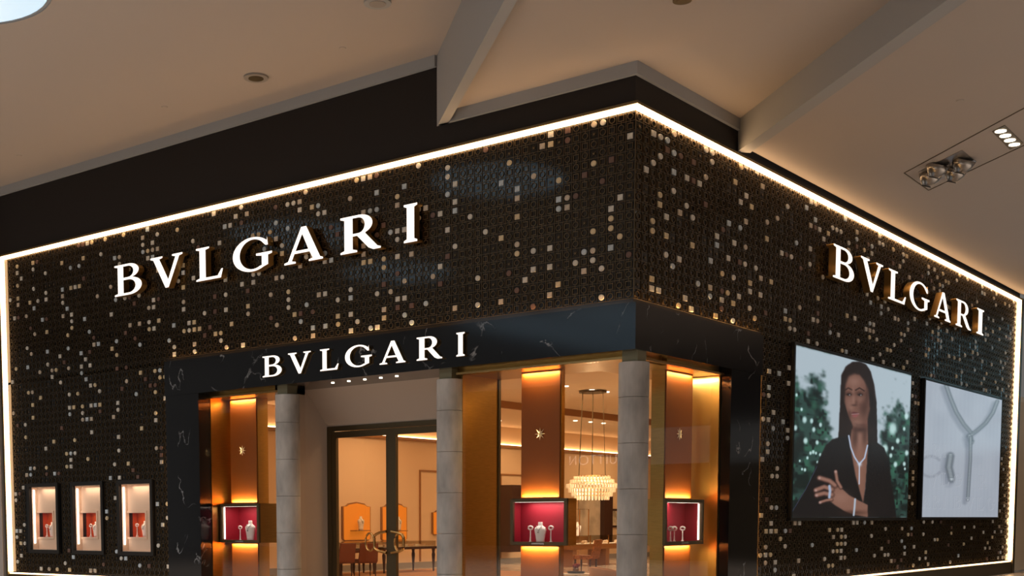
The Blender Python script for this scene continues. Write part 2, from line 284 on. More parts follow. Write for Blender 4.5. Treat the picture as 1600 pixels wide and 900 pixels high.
def facade(wall, side):
    pit = PITX if side == 'front' else PITY; length = -XL if side == 'front' else YR
    nc = int(length/pit); nr = int((ZT-ZB)/PITZ); PC, PV = [], []
    cells = []
    for c in range(nc):
        for r in range(nr):
            s = (c+.5)*pit; z = ZT-(r+.5)*PITZ
            if side == 'front':
                x = -s
                if x+pit/2 > PXL and z-PITZ/2 < LZ1: continue
                if any(a-.14 < x < b+.14 for a, b in WINS) and WZ0-.14 < z < WZ1+.14: continue
                cells.append((c, r, (x, 0.0, z)))
            else:
                y = s
                if y-pit/2 < PYR and z-PITZ/2 < LZ1: continue
                if any(a-.06 < y < b+.06 for a, b in ((5.8, 12.3), (13.25, 19.7))) and 1.5 < z < 4.75: continue
                cells.append((c, r, (0.0, y, z)))
    near = sorted(range(len(cells)), key=lambda i: np.linalg.norm(np.array(cells[i][2])-CAM))
    shared = {}
    def shared_mesh(key, T, mname):
        if key not in shared:
            me = bpy.data.meshes.new(key); V = to_world(T[0], side, pit); me.from_pydata(V.tolist(), [], T[1]); me.materials.append(MATS[mname]); shared[key] = me
        return shared[key]
    LV, LF, TV, TF, TM = [], [], [], [], []; nl = 0; ntl = 0; count = dict(ring=0, tile=0)
    pearls = ['pearl_a', 'pearl_b', 'pearl_c', 'pearl_d', 'pearl_e']
    def push(T, off):
        nonlocal nl
        LV.append(to_world(T[0], side, pit)+off); LF.extend([tuple(i+nl for i in q) for q in T[1]]); nl += len(T[0])
    for i in near:
        c, r, P = cells[i]; off = np.array(P)
        for T in T_grid: push(T, off)
        u = rng.random()
        if u < 0.165:                            # inlaid mother-of-pearl piece
            sq = rng.random() < .5; T = T_tsq if sq else T_tci; pm = rng.choice(5, p=[.36, .22, .14, .14, .14])
            if count['tile'] < 300:
                o = link('square_tile' if sq else 'round_tile', shared_mesh(('square_tile_' if sq else 'round_tile_')+pearls[pm], T, pearls[pm]), wall, P); count['tile'] += 1
            else:
                TV.append(to_world(T[0], side, pit)+off); TF.extend([tuple(k+ntl for k in q) for q in T[1]]); TM.extend([int(pm)]*len(T[1])); ntl += len(T[0])
            continue
        kind = 'star_motif' if u < 0.215 else ('square_ring' if (c+r) % 2 else 'round_ring')
        if kind != 'star_motif':
            for T in T_tie: push(T, off)
        if count['ring'] < 300:
            link(kind, shared_mesh(kind, S_ring[kind], 'bronze'), wall, P); count['ring'] += 1
        else: push(S_ring[kind], off)
    def big(name, V, Fc, mats, mi=None):
        me = bpy.data.meshes.new(name); me.from_pydata(np.concatenate(V).tolist(), [], Fc)
        for q in mats: me.materials.append(MATS[q])
        if mi: me.polygons.foreach_set('material_index', mi)
        o = link(name, me, wall, (0, 0, 0)); o['kind'] = 'stuff'
    big('lattice', LV, LF, ['bronze']); big('far_inlay_tiles', TV, TF, pearls, TM)
facade(wallF, 'front'); facade(wallR, 'side')
# light strips round the facades
e = empty('light_strip', (XL, -.03, ZB), 'glowing warm white strip framing the facade left of the corner', 'light strip')
MB().box(XL-.09, .07, -.07, -.003, ZT, ZT+.065).build('top_strip', 'led', e); MB().box(XL-.09, XL+.01, -.07, -.003, ZB, ZT).build('side_strip', 'led', e); MB().box(XL-.09, PXL, -.035, -.003, ZB-.045, ZB-.02).build('bottom_strip', 'led', e)
e = empty('light_strip', (.03, YR, ZB), 'glowing warm white strip framing the facade right of the corner', 'light strip')
MB().box(.003, .07, .003, YR+.12, ZT, ZT+.065).build('top_strip', 'led', e); MB().box(.003, .07, YR-.05, YR+.12, ZB, ZT).build('side_strip', 'led', e); MB().box(.003, .035, PYR, YR+.12, ZB-.045, ZB-.02).build('bottom_strip', 'led', e)
struct(MB().box(XL-.16, XL-.09, -.08, .1, 0, ZT+.12).box(XL-.16, .06, -.05, .0, ZT+.08, ZT+.12).box(XL-.16, PXL, -.05, .02, 0, ZB-.055).box(-.02, .05, PYR, YR+.3, 0, ZB-.055).box(-.3, .08, YR+.12, YR+.34, 0, ZT+.12).box(0, .05, 0, YR+.3, ZT+.08, ZT+.12).build('trim_5', 'bronzedark'), 'dark edge frame and plinth of the facade')
# ------------------------------------------------------------------ portal: black marble lintel and jambs
struct(MB().prism([(PXL, -.1), (.1, -.1), (.1, PYR), (-.9, PYR), (-.9, .9), (PXL, .9)], LZ0, LZ1).build('trim_6', 'marble'), 'polished black marble lintel with white veins wrapping the corner')
struct(box('trim_7', 'marble', PXL, -9.55, -.08, .9, 0, LZ0), 'black marble jamb left of the entrance')
struct(box('trim_8', 'marble', -1.2, .08, 3.17, PYR-.02, 0, LZ0), 'black marble jamb at the right end of the portal')
struct(MB().box(PXL, -1.5, .06, .30, LZ1, LZ1+.01).build('trim_9', 'bronze'), 'bronze ledge on top of the lintel')
e = empty('portal_edge_light', (PXL, -.05, LZ1), 'thin warm light line along the top and outer edges of the black portal', 'light strip')
MB().box(PXL, -.02, -.05, -.035, LZ1+.001, LZ1+.004).build('top_line', 'edge_led', e); MB().box(.035, .05, .0, PYR, LZ1+.001, LZ1+.004).build('top_line', 'edge_led', e)
MB().box(PXL-.014, PXL-.004, -.028, -.022, ZB, LZ1).build('side_line', 'edge_led', e); MB().box(.022, .028, PYR+.004, PYR+.014, ZB, LZ1).build('side_line', 'edge_led', e)
for k in range(5):
    q = at(520+k*25, 598-k*2.6, 2, LZ0); tag(MB().lathe([(.03, -.012), (.03, -.001)], 16).build('soffit_downlight', 'lampdisc', None, (q[0], q[1], LZ0)), 'tiny downlight under the lintel, %s in the row' % ('leftmost', 'second from left', 'middle', 'second from right', 'rightmost')[k], 'downlight', 'row of downlights under the lintel')
# ------------------------------------------------------------------ columns
def column(u, label):
    q = at(u, 800, 1, .18); e = empty('stone_column', (q[0], .18, 0), label, 'column', 'round stone columns of the entrance')
    z = 0
    hs = [.62, .68, .68, .68, .68, .52]
    for h in hs:
        MB().lathe([(.222, z+.002), (.228, z+.008), (.228, z+h-.008), (.222, z+h-.002)], 40).build('drum', 'stone', e, (0, 0, 0), smooth=False); z += h
    MB().box(-.13, .13, -.13, .13, z, LZ0).build('neck_block', 'neck', e, (0, 0, 0))
for u, l in ((451, 'grey stone column left of the glass doors'), (703.5, 'grey veined stone column between doors and corner window'), (988, 'grey stone column at the corner of the shop')): column(u, l)
# ------------------------------------------------------------------ signs
def arc(cx, cy, rx, ry, a0, a1, n=14): return [(cx+rx*math.cos(math.radians(a0+(a1-a0)*i/n)), cy+ry*math.sin(math.radians(a0+(a1-a0)*i/n))) for i in range(n+1)]
GL = {
 'I': [[(0, 0), (1, 0), (1, .05), (.78, .09), (.78, .91), (1, .95), (1, 1), (0, 1), (0, .95), (.22, .91), (.22, .09), (0, .05)]],
 'L': [[(0, 0), (.92, 0), (1, .27), (.94, .27), (.8, .08), (.36, .08), (.36, .92), (.5, .95), (.5, 1), (0, 1), (0, .95), (.13, .92), (.13, .08), (0, .05)]],
 'V': [[(0, 1), (.38, 1), (.38, .95), (.28, .92), (.55, .25), (.78, .92), (.68, .95), (.68, 1), (1, 1), (1, .95), (.9, .92), (.56, 0), (.46, 0), (.09, .92), (0, .95)]],
 'A': [[(0, 0), (.3, 0), (.3, .05), (.2, .08), (.27, .27), (.66, .27), (.74, .08), (.64, .05), (.64, 0), (1, 0), (1, .05), (.93, .08), (.58, 1), (.45, 1), (.1, .08), (0, .05)], [(.30, .35), (.63, .35), (.475, .80)]],
 'B': [[(0, 0), (.55, 0)]+arc(.55, .28, .45, .28, -90, 88)+arc(.52, .77, .38, .23, -78, 90)+[(0, 1), (0, .95), (.12, .92), (.12, .08), (0, .05)],
       [(.33, .07)]+arc(.52, .28, .25, .21, -90, 90)+[(.33, .49)], [(.33, .57)]+arc(.50, .75, .20, .18, -90, 90)+[(.33, .93)]],
 'R': [[(0, 0), (.42, 0), (.42, .05), (.31, .09), (.31, .44), (.42, .44), (.70, .07), (.82, 0), (1, 0), (1, .05), (.92, .08), (.62, .48)]+arc(.47, .735, .33, .265, -60, 90)+[(0, 1), (0, .95), (.1, .91), (.1, .09), (0, .05)],
       [(.31, .51)]+arc(.45, .72, .16, .21, -90, 90)+[(.31, .93)]],
 'G': [arc(.5, .5, .5, .5, 42, 305, 30)+[(.90, .14), (.90, .41), (1, .44), (1, .5), (.60, .5), (.60, .44), (.74, .41), (.74, .14)]+arc(.52, .5, .34, .43, 300, 52, 26)+[(.84, .70), (.90, .70), (.88, .94)]],
}
def glyph_mesh(ch, w_, h_, dp, name):
    cu = bpy.data.curves.new(name, 'CURVE'); cu.dimensions = '2D'; cu.fill_mode = 'BOTH'; cu.extrude = dp/2
    for cont in GL[ch]:
        sp = cu.splines.new('POLY'); sp.points.add(len(cont)-1); sp.use_cyclic_u = True
        for k, (x, y) in enumerate(cont): sp.points[k].co = (x*w_, y*h_, 0, 1)
    o = bpy.data.objects.new(name, cu); COL.objects.link(o); bpy.context.view_layer.update()
    me = bpy.data.meshes.new_from_object(o.evaluated_get(bpy.context.evaluated_depsgraph_get())); bpy.data.objects.remove(o)
    me.materials.clear(); me.materials.append(MATS['gold']); me.materials.append(MATS['letterface'])
    for pl_ in me.polygons: pl_.material_index = 1 if pl_.normal.z > .5 else 0
    return me
def sign(word, spans, side, plane, z0, z1, dp, vmid, label):
    ax = 1 if side == 'front' else 0; hh = z1-z0
    q0 = at(spans[0][0], vmid, ax, plane); e = empty('lettered_sign', (q0[0], q0[1], z0), label, 'sign')
    for ch, (a, b) in zip(word, spans):
        qa, qb = at(a, vmid, ax, plane), at(b, vmid, ax, plane); k = 0 if side == 'front' else 1
        me = glyph_mesh(ch, qb[k]-qa[k], hh, dp, 'letter'); o = link('letter', me, e, (0, 0, 0))
        if side == 'front': o.rotation_euler = (math.pi/2, 0, 0); o.location = (qa[0]-q0[0], plane+dp/2-q0[1], 0)
        else: o.rotation_euler = (math.pi/2, 0, math.pi/2); o.location = (plane-dp/2-q0[0], qa[1]-q0[1], 0)
sign('BVLGARI', [(178, 220.5), (234.6, 285), (306, 348), (363.5, 425), (444, 504.5), (532, 595), (631, 652)], 'front', -.20, 6.12, 6.74, .14, 390, 'large white backlit letters with gold sides on the facade left of the corner')
sign('BVLGARI', [(410, 440), (450, 485.5), (500, 529), (539, 581), (593, 633.5), (651, 691), (713, 726)], 'front', -.16, 4.175, 4.555, .05, 556, 'smaller white glowing letters on the black lintel over the doors')
sign('BVLGARI', [(1301, 1334), (1344, 1379), (1388, 1416), (1421.5, 1453), (1461, 1487), (1495, 1519), (1528, 1539)], 'side', .20, 6.10, 6.72, .14, 450, 'large white backlit letters with gold sides on the facade right of the corner')
# ------------------------------------------------------------------ lit wall windows left
BUST = [(.0, 0), (.076, 0), (.080, .05), (.092, .13), (.108, .195), (.114, .225), (.104, .255), (.074, .275), (.050, .290), (.043, .310), (.042, .345), (.036, .352)]
def bust(name, loc, s, label, rz=0, parent=None, group='jewellery busts'):
    e = empty(name, loc, label, 'display bust', group, rz)
    MB().lathe([(r*s, z*s) for r, z in BUST], 24, sy=.55).build('torso', 'white', e, (0, 0, 0), smooth=True)
    n = [(math.cos(t)*.055*s, -.030*s-.038*s*math.sin(-t), (.205+.085*abs(math.cos(t))**1.3)*s) for t in np.linspace(math.pi, 2*math.pi, 13)]
    nk = MB().tube(n, .004*s, 6).build('necklace', 'grey', e, (0, 0, 0)); MB().lathe([(.0, -.03*s), (.014*s, -.012*s), (.0, .008*s)], 8).build('pendant', 'grey', nk, (0, -.072*s, .195*s))
    return e
def ring_stand(loc, h, label, group='ring stands'):
    e = empty('ring_stand', loc, label, 'ring stand', group)
    st_ = MB().lathe([(.030, 0), (.032, .016), (.014, .04), (.009, h*.5), (.010, h-.03)], 12).build('stem', 'white', e, (0, 0, 0), smooth=True)
    MB().tube([(math.cos(t)*.042, 0, h+math.sin(t)*.028) for t in np.linspace(0, 2*math.pi, 17)[:-1]], .014, 8, closed=True).build('ring', 'white', st_, (0, 0, 0))
    return e
NPX = [(56.4, 83), (124.9, 151.5), (197.3, 228)]
for k, (a, b) in enumerate(WINS):
    nm = ('leftmost', 'middle', 'rightmost')[k]; D = .17
    e = empty('display_window', ((a+b)/2, 0, WZ0), nm+' of the three small lit display windows in the lattice wall', 'display window', 'small display windows')
    fo = MB().box(a-.08, a, -.05, D+.03, WZ0-.08, WZ1+.08).box(b, b+.08, -.05, D+.03, WZ0-.08, WZ1+.08).box(a, b, -.05, D+.03, WZ0-.08, WZ0).box(a, b, -.05, D+.03, WZ1, WZ1+.08).build('frame', 'blackframe', e)
    na, nb = [at(u, 820, 1, D)[0] for u in NPX[k]]; nz0, nz1 = at(NPX[k][0], 839, 1, D)[2], at(NPX[k][0], 801.5, 1, D)[2]
    f = MB().box(a, a+.012, .02, D, WZ0, WZ1).box(b-.012, b, .02, D, WZ0, WZ1).box(a+.012, b-.012, .02, D, WZ0, WZ0+.012).box(a+.012, b-.012, .02, D, WZ1-.012, WZ1)
    f.box(a+.012, na, D, D+.03, WZ0, WZ1).box(nb, b-.012, D, D+.03, WZ0, WZ1).box(na, nb, D, D+.03, WZ0, nz0).box(na, nb, D, D+.03, nz1, WZ1).build('lining', 'beige', e)
    t = .045; nf = MB().box(na-t, na, D-.02, D, nz0-t, nz1+t).box(nb, nb+t, D-.02, D, nz0-t, nz1+t).box(na, nb, D-.02, D, nz0-t, nz0).box(na, nb, D-.02, D, nz1, nz1+t).build('niche_frame', 'beige', e)
    E_ = D+.30; MB().box(na, nb, E_, E_+.02, nz0, nz1).box(na-.02, na, D+.03, E_+.02, nz0, nz1).box(nb, nb+.02, D+.03, E_+.02, nz0, nz1).box(na, nb, D+.03, E_+.02, nz0-.02, nz0).box(na, nb, D+.03, E_+.02, nz1, nz1+.02).build('niche', 'orange', nf)
    MB().box(a+.014, a+.036, .05, .08, WZ0+.14, WZ1-.06).build('light_tube', 'ledcool', e)
    MB().box(a, b, -.012, -.006, WZ0, WZ1).build('pane', 'glass', fo)
    area_light('window_lamp', ((a+b)/2, .08, WZ1-.03), .6, 1.6, (1, .74, .55), size_y=.1)
    area_light('niche_lamp', ((na+nb)/2, D+.10, nz1-.02), .3, 1.2, (1, .6, .35), size_y=.08)
    ring_stand((at(NPX[k][0]+17, 830, 1, D+.10)[0], D+.10, nz0), .25, 'ring on a slim stand inside the %s small display window' % nm)
    bust('display_bust', (at(NPX[k][1]-1, 830, 1, D+.16)[0], D+.16, nz0), .95, 'white bust half hidden at the right of the %s small display window' % nm)
# ------------------------------------------------------------------ posters: painted colour attribute on flat lightboxes
def homog(src, dst):
    A = []
    for (x, y), (u, v) in zip(src, dst): A += [[x, y, 1, 0, 0, 0, -u*x, -u*y], [0, 0, 0, x, y, 1, -v*x, -v*y]]
    h = np.linalg.solve(np.array(A, float), np.array(dst, float).ravel()); return np.append(h, 1).reshape(3, 3)
def inpoly(U, V, P):
    r = np.zeros(U.shape, bool); n = len(P)
    for i in range(n):
        x0, y0 = P[i]; x1, y1 = P[(i+1) % n]
        c = ((y0 > V) != (y1 > V)) & (U < (x1-x0)*(V-y0)/(y1-y0+1e-9)+x0); r ^= c
    return r
def blur(M, k):
    for _ in range(2):
        for ax in (0, 1):
            q = M.copy()
            for s in range(1, k+1): q = q+np.roll(M, s, ax)+np.roll(M, -s, ax)
            M = q/(2*k+1)
    return M
def dist_poly(U, V, P):
    d = np.full(U.shape, 1e9)
    for (x0, y0), (x1, y1) in zip(P[:-1], P[1:]):
        t = np.clip(((U-x0)*(x1-x0)+(V-y0)*(y1-y0))/((x1-x0)**2+(y1-y0)**2+1e-9), 0, 1); d = np.minimum(d, np.hypot(U-x0-t*(x1-x0), V-y0-t*(y1-y0)))
    return d
def vnoise(shape, cell):
    h, w_ = shape; g = rng.random((h//cell+3, w_//cell+3)); y = np.arange(h)/cell; x = np.arange(w_)/cell
    y0 = y.astype(int); x0 = x.astype(int); fy = (y-y0)[:, None]; fx = (x-x0)[None]; fy = fy*fy*(3-2*fy); fx = fx*fx*(3-2*fx)
    return (g[y0][:, x0]*(1-fy)*(1-fx)+g[y0][:, x0+1]*(1-fy)*fx+g[y0+1][:, x0]*fy*(1-fx)+g[y0+1][:, x0+1]*fy*fx)
class Paint:
    def __init__(s, corners, W, Hh, base):
        s.W, s.H = W, Hh; X, Y = np.meshgrid(np.linspace(0, 1, W), np.linspace(0, 1, Hh)); h = homog([(0, 0), (1, 0), (1, 1), (0, 1)], corners)
        d = h[2, 0]*X+h[2, 1]*Y+1; s.U = (h[0, 0]*X+h[0, 1]*Y+h[0, 2])/d; s.V = (h[1, 0]*X+h[1, 1]*Y+h[1, 2])/d; s.C = np.ones((Hh, W, 3))*np.array(base)
    def lay(s, M, col): s.C = s.C*(1-M[..., None])+np.array(col)*M[..., None]
    def poly(s, P, col, soft=1): s.lay(blur(inpoly(s.U, s.V, P).astype(float), soft), col)
    def blob(s, x, y, rx, ry, col, a=1.0, p=2): s.lay(a*np.exp(-(((s.U-x)/rx)**2+((s.V-y)/ry)**2)**(p/2)), col)
    def line(s, P, wd, col, a=1.0): s.lay(a*np.clip(1.4-dist_poly(s.U, s.V, P)/wd, 0, 1), col)
def z5(P): return [(1220+x/6, 530+y/6) for x, y in P]
def z6(P): return [(1220+x/6, 670+y/6) for x, y in P]
p1 = Paint([(1237, 540), (1417, 583), (1413, 810), (1233, 808)], 300, 380, (176, 192, 202))
n1 = vnoise((380, 300), 22)*.5+vnoise((380, 300), 9)*.3+vnoise((380, 300), 4)*.2
left = np.clip((p1.V-568)/80, 0, 1)*np.clip((1300-p1.U)/30, 0, 1); right = np.clip((p1.V-608)/70, 0, 1)*np.clip((p1.U-1360)/22, 0, 1)
dens = np.maximum(left, right)*1.05+np.clip((1243-p1.U)/10, 0, 1)*np.clip((p1.V-560)/30, 0, 1)*.5
fol = blur(np.clip((dens+n1-0.80)*3.4, 0, 1), 2); p1.lay(fol*.95, (36, 64, 58)); p1.lay(fol*np.clip((vnoise((380, 300), 16)-.42)*3, 0, 1)*.85, (14, 26, 26)); p1.lay(fol*np.clip((vnoise((380, 300), 14)-.45)*3, 0, 1)*.8, (52, 104, 84)); p1.lay(fol*np.clip((vnoise((380, 300), 7)-.62)*4, 0, 1), (18, 32, 32))
bk = [(155, 658, 14), (183, 755, 26), (248, 765, 20), (268, 845, 20), (330, 800, 18), (100, 830, 22), (108, 525, 14), (1140, 710, 24), (1010, 830, 50), (1120, 830, 16)]
for x, y, r in bk: q = z5([(x, y)])[0]; p1.blob(q[0], q[1], r/6*.8, r/6*1.25, (200, 232, 232), .9, 4)
for x, y, r in [(193, 110, 24), (300, 125, 18), (265, 215, 16), (240, 225, 14), (212, 270, 13), (190, 382, 14), (163, 376, 11), (290, 225, 12), (330, 240, 14), (305, 310, 12), (940, 180, 34), (1060, 105, 22), (1010, 175, 16), (995, 245, 18), (1040, 330, 22), (1125, 325, 18), (1148, 220, 22), (1132, 372, 12), (142, 298, 10)]:
    q = z6([(x, y)])[0]; p1.blob(q[0], q[1], r/6*.85, r/6*1.25, (196, 228, 226), .95, 4)
SK, SKD, SKL = (118, 82, 70), (58, 35, 30), (158, 120, 106)
p1.poly(z5([(520, 330), (560, 250), (620, 205), (690, 200), (750, 225), (795, 290), (830, 420), (850, 560), (858, 760), (864, 1030), (496, 1030), (512, 700), (512, 480)]), (34, 24, 23))
p1.poly(z5([(620, 780), (770, 740), (775, 960), (770, 1020), (790, 1150), (620, 1150), (615, 960)]), (118, 78, 66))
p1.poly(z5([(556, 500), (560, 420), (590, 340), (640, 318), (690, 325), (735, 380), (770, 460), (785, 560), (790, 650), (770, 740), (710, 810), (665, 826), (632, 805), (600, 745), (570, 680), (552, 590)]), SK, 2)
for x, y, rx, ry, c, a in ((640, 390, 60, 45, SKL, .55), (600, 600, 26, 60, SKL, .35), (735, 640, 45, 90, SKD, .65), (762, 520, 22, 90, SKD, .6), (700, 560, 26, 30, SKL, .3), (635, 560, 14, 55, SKL, .5), (662, 590, 12, 24, SKD, .4), (640, 612, 26, 10, SKD, .7), (590, 505, 36, 22, SKD, .7), (695, 500, 40, 22, SKD, .7), (660, 770, 34, 20, SKL, .3), (690, 800, 70, 16, SKD, .5)):
    q = z5([(x, y)])[0]; p1.blob(q[0], q[1], rx/6, ry/6, c, a)
p1.line(z5([(560, 470), (585, 450), (620, 468)]), 1.2, (44, 28, 25), .75); p1.line(z5([(655, 470), (690, 448), (735, 475)]), 1.2, (44, 28, 25), .75)
for x in (592, 697): q = z5([(x, 512)])[0]; p1.blob(q[0], q[1], 4.2, 1.9, (30, 20, 20), .95, 3); p1.blob(q[0]+1.2, q[1]+.6, 1.1, .9, (190, 185, 190), .8)
p1.poly(z5([(612, 690), (640, 672), (690, 688), (672, 700), (640, 702)]), (92, 48, 50)); p1.poly(z5([(618, 702), (690, 694), (668, 724), (640, 728)]), (138, 76, 76)); p1.line(z5([(620, 697), (688, 692)]), .5, (220, 200, 200), .5)
p1.poly(z5([(788, 640), (804, 630), (802, 680), (790, 684)]), (150, 100, 84))
p1.poly(z5([(520, 560), (552, 600), (600, 745), (632, 806), (618, 1030), (496, 1030), (505, 700)]), (30, 21, 20)); p1.poly(z5([(785, 480), (850, 560), (866, 1030), (774, 1030), (775, 760), (792, 640)]), (26, 19, 19))
p1.poly(z6([(620, 0), (770, 0), (778, 150), (770, 420), (745, 690), (715, 690), (650, 420), (600, 160)]), (128, 90, 76)); p1.blob(*z6([(690, 60)])[0], 5, 22, SKL, .5); p1.blob(*z6([(690, 420)])[0], 6, 30, (150, 108, 92), .5); p1.blob(*z6([(650, 90)])[0], 5, 16, SKD, .5)
for x, y, rx, ry, c, a in ((700, 842, 78, 30, SKD, .85), (660, 900, 22, 70, SKD, .45), (745, 900, 26, 90, SKD, .6), (600, 700, 18, 50, SKD, .45), (648, 800, 26, 14, SKL, .35), (615, 640, 20, 26, SKL, .35), (630, 470, 12, 40, SKL, .35)):
    q = z5([(x, y)])[0]; p1.blob(q[0], q[1], rx/6, ry/6, c, a)
p1.poly(z6([(505, 75), (590, 60), (625, 250), (660, 430), (735, 700), (755, 560), (770, 300), (778, 140), (860, 120), (930, 170), (980, 300), (1000, 480), (1030, 640), (1060, 870), (70, 870), (80, 760), (230, 500), (330, 260), (380, 150), (440, 95)]), (20, 20, 23))
p1.line(z6([(78, 770), (200, 560), (300, 350)]), .5, (70, 80, 110), .7)
p1.line(z6([(594, 60), (615, 170), (650, 260), (695, 330), (745, 270), (772, 150)]), 1.3, (176, 190, 214)); p1.line(z6([(697, 330), (697, 515)]), 1.0, (190, 200, 220)); p1.blob(*z6([(700, 330)])[0], 3, 3, (200, 210, 228))
p1.poly(z6([(430, 520), (520, 545), (600, 620), (690, 670), (780, 715), (782, 832), (660, 810), (560, 772), (470, 715), (412, 665)]), (134, 96, 82)); p1.blob(*z6([(520, 640)])[0], 14, 9, SKL, .45); p1.blob(*z6([(640, 790)])[0], 24, 4, SKD, .6)
for P_, wd in (([(470, 530), (420, 490), (325, 460)], 4.6), ([(440, 570), (370, 545), (292, 575)], 4.4), ([(440, 620), (370, 605), (300, 622)], 4.4), ([(440, 665), (390, 672), (333, 690)], 2.8), ([(525, 550), (490, 490), (475, 400)], 3.2)):
    p1.line(z6(P_), wd, (64, 42, 38)); p1.line(z6([(x, y-4) for x, y in P_]), wd*.7, (146, 106, 92)); p1.blob(*z6([P_[-1]])[0], 2, 1.8, (190, 160, 155), .8)
p1.line(z6([(418, 535), (424, 580), (418, 640)]), 2.2, (164, 180, 205)); p1.line(z6([(660, 660), (655, 740), (648, 812)]), 1.6, (178, 190, 205))
p2 = Paint([(1440, 595), (1559, 624), (1556, 808), (1437, 808)], 240, 300, (166, 174, 186))
p2.lay(np.clip(vnoise((300, 240), 40)-.35, 0, 1)*.5, (140, 148, 162)); p2.lay(blur(np.abs(np.sin(np.linspace(0, 60, 240)))[None].repeat(300, 0), 1)*.10, (190, 198, 208))
z7 = lambda P: [(1425+x/7.5, 580+y/7.5) for x, y in P]; z8 = lambda P: [(1425+x/4.286, 690+y/4.286) for x, y in P]
def chain(P, wd, sh=(6, 4)):
    p2.line([(x-sh[0]*.8, y+sh[1]) for x, y in P], wd*1.5, (120, 128, 142), .55); p2.line(P, wd, (92, 102, 110)); p2.line(P, wd*.55, (178, 188, 196))
    d = np.array(P); seg = np.hypot(*np.diff(d, axis=0).T); tot = seg.sum(); n = int(tot/2.2)
    for k in range(n):
        t = k/n*tot; i = min(np.searchsorted(np.cumsum(seg), t), len(seg)-1); f = (t-(np.cumsum(seg)[i]-seg[i]))/seg[i]; q = d[i]*(1-f)+d[i+1]*f; p2.blob(q[0], q[1], wd*.8, .6, (66, 76, 84), .8)
chain(z7([(345, 170), (400, 320), (470, 480), (560, 620), (650, 720)]), 3.2); chain(z7([(950, 345), (900, 480), (820, 600), (720, 690), (650, 740)]), 3.0); chain(z7([(630, 760), (650, 820), (640, 790)]), 4.5)
chain(z8([(368, -30), (368, 120), (362, 250), (356, 390)]), 2.6); chain(z8([(235, 95), (225, 170), (245, 250)]), 5.5)
p2.line([(1441+17*math.cos(t)+8, 729+16*math.sin(t)) for t in np.linspace(.6, 5.6, 20)], 2.4, (146, 153, 165), .8)
for (x, y, ch) in ((70, 60, 'A'), (140, 60, 'R'), (210, 60, 'I'), (120, 260, 'V'), (200, 250, 'L'), (285, 255, 'G'), (455, 270, 'R'), (75, 400, 'A'), (145, 405, 'R'), (215, 405, 'I'), (285, 405, 'B'), (370, 415, 'V'), (440, 415, 'L'), (510, 415, 'G')):
    for g in GL[ch]:
        P = z8([(x-26+gx*(52 if ch != 'I' else 16), y+42-gy*84) for gx, gy in g]); P.append(P[0]); p2.line([(a+.5, b+.5) for a, b in P], .45, (200, 206, 214), .5); p2.line(P, .45, (146, 153, 166), .55)
def poster(P, y0, y1, z0, z1, label, cat='poster'):
    e = empty('lightbox_poster', (0.02, (y0+y1)/2, z0), label, cat, 'illuminated posters on the right facade')
    MB().box(0, .075, y0-.05, y1+.05, z0-.06, z1+.05).build('frame', 'blackframe', e)
    W, Hh = P.W, P.H; ys = np.linspace(y0, y1, W); zs = np.linspace(z1, z0, Hh); Yg, Zg = np.meshgrid(ys, zs)
    V = np.c_[np.full(W*Hh, .08), Yg.ravel(), Zg.ravel()]; idx = np.arange(W*Hh).reshape(Hh, W)
    Fq = np.stack([idx[1:, :-1], idx[1:, 1:], idx[:-1, 1:], idx[:-1, :-1]], -1).reshape(-1, 4)
    me = bpy.data.meshes.new('print'); me.from_pydata(V.tolist(), [], Fq.tolist()); ca = me.color_attributes.new('print', 'FLOAT_COLOR', 'POINT')
    c = np.clip(P.C, 0, 255)/255; c = np.where(c <= .04045, c/12.92, ((c+.055)/1.055)**2.4); ca.data.foreach_set('color', np.c_[c.reshape(-1, 3), np.ones(W*Hh)].ravel().astype(np.float32))
    if 'print' not in MATS:
        mm = bpy.data.materials.new('print'); mm.use_nodes = True; nt = mm.node_tree; b = nt.nodes['Principled BSDF']; a = nt.nodes.new('ShaderNodeAttribute'); a.attribute_name = 'print'
        b.inputs['Base Color'].default_value = (.02, .02, .02, 1); b.inputs['Roughness'].default_value = .25; nt.links.new(a.outputs[0], b.inputs['Emission Color']); b.inputs['Emission Strength'].default_value = 0.9; MATS['print'] = mm
    me.materials.append(MATS['print']); link('print', me, e)
poster(p1, 5.84, 12.25, 1.555, 4.70, 'backlit poster of a dark haired woman in black with diamond necklace, arms crossed')
poster(p2, 13.30, 19.65, 1.565, 4.68, 'backlit poster of a diamond necklace and ring on pale grey fabric')
# ------------------------------------------------------------------ window bays: glass, rails, pylons, vitrines
def pane(name, n, x0, x1, y0, y1, z0, z1): struct(box(name, 'glass', x0, x1, y0, y1, z0, z1), n)
x9 = -9.55
pane('window_2', 'glass of the left window bay', x9, -7.55, .20, .21, 0.02, 3.92)
pane('window_3', 'glass of the middle window bay', -3.32, -.16, .20, .21, 0.02, 3.92)
pane('window_4', 'glass of the right window bay', -.11, -.10, .42, 3.12, 0.02, 3.92)
for n, a in (('trim_10', (x9, -7.5, .10, .14, 3.92, 3.955)), ('trim_11', (-3.35, -.1, .10, .14, 3.92, 3.955)), ('trim_12', (-.06, -.02, .42, 3.12, 3.92, 3.955))): struct(box(n, 'rail', *a), 'thin bronze rail above the window glass')
struct(MB().box(x9, -7.6, .22, 1.3, 3.93, LZ0).box(-3.5, -.22, .22, 1.3, 3.93, LZ0).box(-1.3, -.12, 1.3, 3.12, 3.93, LZ0).build('trim_13', 'brass'), 'bronze soffit over the window bays')
struct(box('trim_14', 'brass', x9-.02, x9+.015, .22, 1.1, 0, 3.93), 'brass side lining of the left window bay')
bq = [at(u, 700, 0, -3.30)[1] for u in (724, 778)]
struct(box('trim_15', 'brass', -3.34, -3.30, .22, bq[1], 0, 3.93), 'brushed brass wall beside the middle column')
